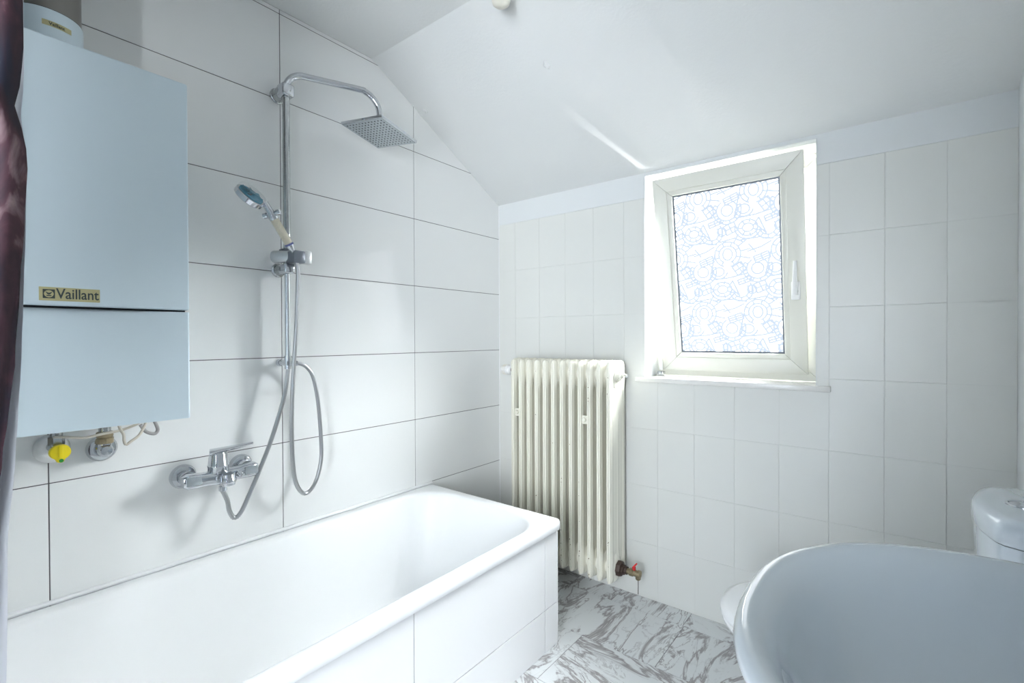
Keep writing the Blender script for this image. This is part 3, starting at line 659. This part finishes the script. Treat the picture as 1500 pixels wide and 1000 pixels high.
# ------------------------------------------------------------------ shower column
SXr, SYr = 0.060, -1.203
shw = thing('shower_column', (0, SYr, 1.05), 'chrome shower column with square rain head on an arched arm', 'shower')
MB().tube([(SXr, SYr, 1.375), (SXr, SYr, 1.70), (SXr, SYr, 2.0)], 0.0118, 20).build('upper_riser', 'chrome_dull', shw)
MB().tube([(SXr, SYr, 1.07), (SXr, SYr, 1.25), (SXr, SYr, 1.40)], 0.0092, 20).build('lower_riser', 'chrome', shw)
AE = Vector((0.150, -0.887, 1.935)); d2 = Vector((AE.x-SXr, AE.y-SYr, 0)); Ln = d2.length; d2.normalize()
def ap(s, z): return Vector((SXr, SYr, z)) + d2*s
arm = [ap(0, 1.985)]
za = 2.055; r = 0.062
for k in range(9):
    a = math.pi/2*k/8; arm.append(ap(r-r*math.cos(a), za-r+r*math.sin(a)))
zend = 2.068; r2 = 0.075
for k in range(10):
    a = math.pi/2*k/9; arm.append(ap(Ln-r2+r2*math.sin(a), zend-r2+r2*math.cos(a)))
arm.append(ap(Ln, 1.935))
MB().tube(smooth_path(arm, 0.008), 0.0112, 18).build('arm', 'chrome', shw)
MB().lathe([(0.026, 0), (0.026, 0.004), (0.023, 0.006), (0.023, SXr-0.014)], (0, SYr, 1.988), (1, 0, 0), 28).build('upper_bracket_base', 'chrome_dull', shw)
MB().box((SXr-0.026, SYr-0.021, 1.966), (SXr+0.022, SYr+0.021, 2.008)).build('upper_bracket', 'chrome', shw, bevel=0.007, seg=3)
HM = Matrix.Translation((0.150, -0.887, 1.922)) @ (Matrix.Rotation(0.192, 4, 'Z') @ Matrix.Rotation(0.08, 4, 'Y') @ Matrix.Rotation(-0.107, 4, 'X'))
hd = MB().box((-0.1, -0.1, 0), (0.1, 0.1, 0.010), HM).build('rain_head', 'chrome', shw, bevel=0.0015)
MB().box((-0.096, -0.096, -0.0008), (0.096, 0.096, 0.001), HM).build('spray_face', 'head_face', hd, smooth=False)
MB().lathe([(0.024, 0), (0.022, 0.012), (0.014, 0.018), (0.014, 0.026)], HM @ Vector((0, 0, 0.009)), HM.to_3x3() @ Vector((0, 0, 1)), 20).build('ball_joint', 'chrome', hd)
nzm = MB().lathe([(0.0029, 0), (0.0026, 0.0008), (0.0, 0.0009)], (0, 0, 0), (0, 0, -1), 8, caps=False).mesh('nozzle', 'nozzle')
for i in range(12):
    for j in range(12):
        o = bpy.data.objects.new('nozzle', nzm); COL.objects.link(o); o.parent = hd
        o.matrix_basis = HM @ Matrix.Translation((-0.0825+0.015*i, -0.0825+0.015*j, -0.0006))
# slider with hand shower rest and wall bracket under it
MB().lathe([(0.024, 0), (0.024, 0.004), (0.019, 0.007), (0.019, SXr-0.012)], (0, SYr-0.002, 1.383), (1, 0, 0), 24).build('middle_bracket_base', 'chrome_dull', shw)
MB().box((SXr-0.030, SYr-0.019, 1.366), (SXr+0.024, SYr+0.019, 1.400)).build('middle_bracket', 'chrome', shw, bevel=0.008, seg=3)
sl = MB().cyl((SXr-0.034, SYr-0.030, 1.424), (SXr+0.020, SYr+0.004, 1.424), 0.021, 20).build('slider', 'holder', shw, bevel=0.003)
MB().box((SXr-0.02, SYr-0.018, 1.443), (SXr+0.018, SYr+0.016, 1.450)).build('slider_cap', 'dark_plastic', sl, bevel=0.002)
MB().box((SXr+0.012, SYr-0.012, 1.398), (SXr+0.070, SYr+0.030, 1.440)).build('rest', 'dark_plastic', sl, bevel=0.006)
MB().box((SXr+0.020, SYr+0.034, 1.402), (SXr+0.048, SYr+0.064, 1.447)).build('clamp_knob', 'holder', sl, bevel=0.004)
MB().cyl((SXr+0.03, SYr+0.02, 1.425), (SXr+0.034, SYr+0.04, 1.425), 0.012, 14).build('clamp_bolt', 'dark_plastic', sl)
lt = MB().lathe([(0.0125, 0), (0.0125, 0.028), (0.0105, 0.030), (0.0105, 0.045)], (SXr, SYr, 1.087), (0, 0, -1), 20)
lt.cyl((0.004, SYr, 1.062), (SXr+0.012, SYr, 1.062), 0.009, 16); lt.lathe([(0.013, 0), (0.013, 0.006), (0.0095, 0.012)], (0.001, SYr, 1.062), (1, 0, 0), 18)
lt.cyl((SXr, SYr, 1.060), (SXr+0.006, SYr+0.030, 1.060), 0.0095, 16)
lt.build('lower_tee', 'chrome', shw)

# hand shower resting in the slider
hs = thing('hand_shower', pxx(432, 368, 0.12), 'hand shower with blue turbine head and cream filter handle', 'hand shower')
e0 = pxx(433, 371, 0.118); e1 = pxx(425, 360, 0.119); e2 = pxx(402, 321, 0.122); e3 = pxx(396, 311, 0.123); e4 = pxx(388, 300, 0.124)
d_ = (e3-e1).normalized()
MB().lathe([(0.0065, -0.026), (0.0085, -0.012), (0.0125, 0.0), (0.0125, 0.004)], e1, d_, 20).build('handle_end', 'chrome', hs)
Lf = (e2-e1).length
MB().lathe([(0.0128, 0.004), (0.0128, Lf)], e1, d_, 24).build('filter_cartridge', 'filter', hs)
MB().lathe([(0.0137, -0.001), (0.0142, 0.006), (0.0140, Lf-0.004), (0.0145, Lf+0.004)], e1, d_, 24, caps=False).build('clear_sleeve', 'clear', hs)
bd = MB().lathe([(0.0143, 0.003), (0.0143, 0.009)], e1, d_, 24).build('blue_collar', mat('blue_collar', (0.12, 0.14, 0.33), 0.3), hs)
MB().lathe([(0.0145, 0), (0.0155, 0.006), (0.0145, 0.018), (0.0115, 0.028), (0.0105, (e4-e2).length+0.006)], e2, d_, 22).build('neck', 'chrome', hs)
# little flow switch crossing the neck
ax_ = Vector((0.75, 0.55, 0.25)).normalized(); pc = e3-d_*0.006
MB().lathe([(0.0095, -0.026), (0.0095, -0.014), (0.007, -0.013), (0.007, 0.018), (0.0095, 0.019), (0.0095, 0.030)], pc, ax_, 18).build('flow_switch', 'chrome', hs)
hc = pxx(367, 286, 0.125); md = (e4-pxx(348, 273, 0.125)).normalized()      # along the disc, from tip to neck
vd = (CAM-hc).normalized(); nn = md.cross(vd).normalized()                 # edge-on disc normal
if nn.z < 0: nn = -nn
nrm = (nn*0.93 + vd*0.30).normalized(); nrm = (nrm - md*nrm.dot(md)).normalized()
RH = 0.045
MB().lathe([(RH*0.70, -0.0165), (RH*0.93, -0.0160), (RH, -0.013), (RH, 0.001), (RH*0.96, 0.003), (RH*0.80, 0.003)], hc, nrm, 36).build('spray_disc', 'chrome', hs)
MB().lathe([(RH*0.985, 0.0), (RH*0.985, 0.012), (RH*0.93, 0.016), (RH*0.3, 0.018), (0.0, 0.018)], hc, nrm, 36, caps=False).build('clear_dome', 'clear', hs)
tb = MB(); u_, w_ = frame_of(nrm)
for k in range(7):
    a = 2*math.pi*k/7; q = [hc + nrm*h_ + (u_*math.cos(b)+w_*math.sin(b))*rr for rr, b, h_ in ((0.008, a, 0.005), (RH*0.78, a-0.25, 0.005), (RH*0.78, a+0.28, 0.011), (0.008, a+0.5, 0.012))]
    q2 = [p_ - nrm*0.0015 for p_ in q]; tb.add(q+q2, [(0,1,2,3),(7,6,5,4),(0,4,5,1),(1,5,6,2),(2,6,7,3),(3,7,4,0)])
tb.lathe([(0.009, 0.001), (0.009, 0.013)], hc, nrm, 14); tb.lathe([(RH*0.84, 0.0035), (RH*0.84, 0.006)], hc, nrm, 30)
tb.build('turbine', 'blue', hs)['label'] = 'blue turbine wheel'

def hose(name, pts, label):
    path = smooth_path(pts, 0.0026)
    o = MB().tube(path, 0.0074, 12, rib=0.2).build(name, 'hose', angle=80); tag(o, label, 'hose'); return o
hp = [e1-d_*0.022, pxx(436, 392, 0.112), pxx(436, 420, 0.105), pxx(434, 480, 0.098), pxx(430, 540, 0.092), pxx(427.5, 600, 0.09), pxx(428, 660, 0.085), pxx(433, 705, 0.08), pxx(446, 722.5, 0.075), pxx(461, 708, 0.07), pxx(470, 675, 0.068),
      pxx(470, 640, 0.067), pxx(466, 590, 0.067), pxx(459, 553, 0.067), pxx(450, 538, 0.067), pxx(441, 533, 0.066), Vector((SXr+0.005, SYr+0.026, 1.060))]
hose('shower_hose', hp, 'long ribbed steel hose looping from the hand shower to the lower tee')
hq = [HO+Vector((0, 0, -0.0245)), pxx(333, 733, MX+0.012), pxx(336, 748, MX+0.014), pxx(343, 758, MX+0.016), pxx(353, 750, MX+0.016), pxx(366, 722, MX+0.014), pxx(382, 684, MX+0.010), pxx(398, 642, MX+0.006), pxx(411, 600, MX), pxx(418, 572, SXr+0.002), Vector((SXr, SYr, 1.035)), Vector((SXr, SYr, 1.048))]
hose('shower_hose', hq, 'ribbed steel hose from the mixer tap up to the riser foot')

# ------------------------------------------------------------------ washbasin
wb_ = thing('washbasin', (1.97, -1.405, 0.85), 'large rounded white ceramic washbasin mounted on the wall', 'washbasin')
BCY = -1.405
def bring(inset, z, yo=0.0, fx=0.0, n=72, e=2.35):
    """outline of the basin: squarish oval in front, cut straight at the wall"""
    a, b, cx = 0.285-inset, 0.278-inset, 1.832
    out = []
    for k in range(n):
        t_ = 2*math.pi*k/n; c, s_ = math.cos(t_), math.sin(t_)
        x = cx - a*math.copysign(abs(c)**(2/e), c) + fx; y = BCY + b*math.copysign(abs(s_)**(2/e), s_)
        out.append((min(x, XR-0.002-(inset if inset > 0.02 else 0)), y, z))
    return out
rs = [bring(0.150, 0.655), bring(0.120, 0.665), bring(0.075, 0.705), bring(0.040, 0.755), bring(0.016, 0.805), bring(0.004, 0.832), bring(0.0, 0.843), bring(0.002, 0.850), bring(0.008, 0.8545), bring(0.016, 0.8535), bring(0.028, 0.846),
      bring(0.040, 0.832), bring(0.050, 0.812), bring(0.064, 0.785), bring(0.085, 0.755), bring(0.115, 0.733), bring(0.160, 0.718), bring(0.22, 0.711), bring(0.255, 0.709)]
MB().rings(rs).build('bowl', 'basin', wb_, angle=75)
MB().lathe([(0.030, 0), (0.030, 0.003), (0.024, 0.005), (0.0, 0.004)], (1.80, BCY, 0.7095), (0, 0, 1), 24, caps=False).build('drain', 'chrome', wb_)
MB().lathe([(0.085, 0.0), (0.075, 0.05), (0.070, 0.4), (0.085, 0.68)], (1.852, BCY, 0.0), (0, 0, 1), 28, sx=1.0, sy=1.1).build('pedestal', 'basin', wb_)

# ------------------------------------------------------------------ toilet
to = thing('toilet', (1.65, -0.61, 0), 'white close-coupled toilet with rounded cistern behind the washbasin', 'toilet')
TCY = -0.605
def egg(x0, x1, hw, z, n=44, e=2.3):
    """plan outline between x0 (front) and x1 (back)"""
    cx, a = (x0+x1)/2, (x1-x0)/2; out = []
    for k in range(n):
        t_ = 2*math.pi*k/n; c, s_ = math.cos(t_), math.sin(t_); x = cx+a*math.copysign(abs(c)**(2/e), c)
        w = hw*(1.0 if x > cx else 1-0.10*((cx-x)/a)**2); out.append((x, TCY+w*math.copysign(abs(s_)**(2/e), s_), z))
    return out
MB().rings([egg(1.47, 1.86, 0.105, 0.0), egg(1.475, 1.86, 0.100, 0.02), egg(1.49, 1.86, 0.095, 0.12), egg(1.44, 1.86, 0.115, 0.22), egg(1.37, 1.86, 0.155, 0.31), egg(1.335, 1.87, 0.175, 0.37), egg(1.33, 1.87, 0.178, 0.388), egg(1.345, 1.86, 0.165, 0.392)]).build('bowl', 'ceramic', to, angle=70)
MB().rings([egg(1.330, 1.80, 0.182, 0.392), egg(1.318, 1.80, 0.190, 0.396), egg(1.316, 1.80, 0.191, 0.406), egg(1.322, 1.80, 0.187, 0.411)]).build('seat', 'seat', to, angle=70)
MB().rings([egg(1.322, 1.80, 0.187, 0.412), egg(1.312, 1.80, 0.193, 0.416), egg(1.313, 1.80, 0.192, 0.430), egg(1.330, 1.79, 0.182, 0.438), egg(1.40, 1.76, 0.13, 0.442)]).build('lid', 'seat', to, angle=70)
def cist(x0, hw, z, r=0.028, bow=0.030, n=9, x1=XR-0.01):
    """cistern plan: bowed front, rounded front corners"""
    out = [(x1, TCY-hw, z), (x1, TCY+hw, z)]; m_ = 26
    for k in range(m_+1):
        s_ = 1-2*k/m_; y = TCY+hw*s_; x = x0+bow*s_*s_ + (r*(1-math.sqrt(max(0, 1-((abs(s_)*hw-(hw-r))/r)**2))) if abs(s_)*hw > hw-r else 0)
        out.append((x, y, z))
    return out
MB().rings([cist(1.840, 0.130, 0.392), cist(1.832, 0.138, 0.45), cist(1.824, 0.148, 0.62), cist(1.820, 0.151, 0.751)]).build('cistern', 'ceramic', to, angle=60)
MB().rings([cist(1.825, 0.146, 0.750), cist(1.825, 0.146, 0.7545)]).build('lid_joint', 'grout', to, smooth=False)
MB().rings([cist(1.818, 0.153, 0.7535), cist(1.817, 0.154, 0.757), cist(1.817, 0.154, 0.782), cist(1.820, 0.152, 0.792), cist(1.827, 0.147, 0.798), cist(1.840, 0.138, 0.801)]).build('cistern_lid', 'ceramic', to, angle=60)
bt = MB().lathe([(0.026, 0), (0.026, 0.004), (0.022, 0.006), (0.021, 0.003)], (1.892, TCY-0.01, 0.799), (0, 0, 1), 28, caps=False).build('flush_ring', 'chrome', to)
MB().lathe([(0.021, 0), (0.020, 0.004), (0.0, 0.005)], (1.892, TCY-0.01, 0.800), (0, 0, 1), 28).build('flush_button', 'chrome', bt)

# ------------------------------------------------------------------ shower curtain gathered at the near end of the tub
cu = thing('shower_curtain', (0.75, -2.05, 0.3), 'dark burgundy printed shower curtain gathered at the near end of the bathtub', 'curtain')
def edge_shift(z):       # the gathered edge swings and narrows downwards
    knots = [(0.3, -0.075), (0.85, -0.045), (1.0, -0.0245), (1.05, -0.018), (1.12, -0.0115), (1.22, -0.006), (1.30, -0.001), (1.395, 0.0025), (1.43, -0.003), (1.455, -0.0105), (1.485, -0.005), (1.54, -0.001), (1.65, -0.001), (2.2, 0.0)]
    for (a, va), (b, vb) in zip(knots, knots[1:]):
        if z <= b: t_ = (z-a)/(b-a); t_ = t_*t_*(3-2*t_); return va+(vb-va)*t_
    return 0.0
def sheet(dx, dy, y_end, z0, z1, nz=70, nu=90):
    rs = []
    for j in range(nz+1):
        z = z0+(z1-z0)*j/nz; row = []
        for i in range(nu+1):
            u = i/nu; ph = u*6.2*2*math.pi
            y = -1.9155+dy+edge_shift(z)*(1-u*0.6) - (1.9155*0+y_end)*u - 0.012*(1-math.cos(ph*0.5))*(u > 0.01)
            x = 0.752+dx+0.026*math.sin(ph)*min(1, u*9)+0.006*math.sin(z*9+u*14)
            row.append((x, y, z))
        rs.append(row)
    return rs
def cloth(name, mt, rs, th_=0.0012):
    mb = MB(); n = len(rs[0]); vs2 = [p for r in rs for p in r]; k = len(vs2); vs2 += [(p[0]-th_, p[1], p[2]) for p in vs2]
    fs2 = []
    for j in range(len(rs)-1):
        for i in range(n-1):
            a, b, c, d = j*n+i, j*n+i+1, (j+1)*n+i+1, (j+1)*n+i; fs2 += [(a, b, c, d), (k+d, k+c, k+b, k+a)]
    for i in range(n-1): fs2 += [(i, k+i, k+i+1, i+1), ((len(rs)-1)*n+i+1, k+(len(rs)-1)*n+i+1, k+(len(rs)-1)*n+i, (len(rs)-1)*n+i)]
    for j in range(len(rs)-1): fs2 += [(j*n, (j+1)*n, k+(j+1)*n, k+j*n), (j*n+n-1, k+j*n+n-1, k+(j+1)*n+n-1, (j+1)*n+n-1)]
    mb.add(vs2, fs2); return mb.build(name, mt, cu, angle=80)
cloth('printed_cloth', 'curtain', sheet(0, 0, 0.26, 0.30, 2.19))
lin = []
for j in range(61):
    z = 0.32+(2.17-0.32)*j/60; lin.append([(0.722+0.004*math.sin(z*7+i), -1.9125+0.0015*math.sin(z*5)+0.45*edge_shift(z)-0.03*i/8, z) for i in range(9)])
cloth('white_lining', 'cloth_white', lin)
rl_ = thing('curtain_rail', (0.75, -2.1, 2.2), 'short white ceiling rail carrying the shower curtain', 'curtain rail')
MB().tube([(0.75, -1.88, 2.205), (0.75, -2.1, 2.205), (0.75, -2.30, 2.205)], 0.010, 14).build('rail', 'white_plastic', rl_)
for y in (-1.93, -2.24): MB().cyl((0.75, y, 2.21), (0.75, y, ZC), 0.007, 12).build('hanger', 'white_plastic', rl_)

# ------------------------------------------------------------------ ceiling details
lm = thing('ceiling_lamp_socket', (0.70, -0.826, ZC), 'cream lamp socket hanging from the ceiling near the crease', 'lamp socket')
MB().lathe([(0.020, 0), (0.030, 0.004), (0.031, 0.010), (0.031, 0.068), (0.028, 0.083), (0.020, 0.090), (0.0, 0.093)], (0.700, -0.826, ZC), (0, 0, -1), 28, caps=False).build('socket_cap', 'cream_plastic', lm)
MB().lathe([(0.036, -0.002), (0.036, 0.004), (0.030, 0.007)], (0.700, -0.826, ZC), (0, 0, -1), 28).build('ceiling_rose', 'white_plastic', lm)
def lump(p, s, label):
    n = Vector((0, -KS, -1)).normalized(); u, w = frame_of(n); random.seed(int(p[0]*1000))
    rs = [[Vector(p)+n*h_+u*(r*(1+random.uniform(-.2, .2))*math.cos(2*math.pi*k/12))+w*(r*1.3*(1+random.uniform(-.2, .2))*math.sin(2*math.pi*k/12)) for k in range(12)] for r, h_ in ((s, -0.002), (s*0.85, s*0.25), (s*0.5, s*0.5), (s*0.28, s*0.35))]
    tag(MB().rings(rs).build('plaster_lump', 'ceiling'), label, 'plaster lump')
def on_slope(x, y):
    d = Fv + Rv*((x-750)/FPX) - Uv*((y-500)/FPX); t_ = (Z0-KS*CAM.y-CAM.z)/(d.z+KS*d.y); return CAM+d*t_
lump(on_slope(801, 95), 0.013, 'small painted-over lump in the middle of the sloping ceiling')
lump(on_slope(623, 163), 0.012, 'small painted-over lump where sloping ceiling meets tiled wall')
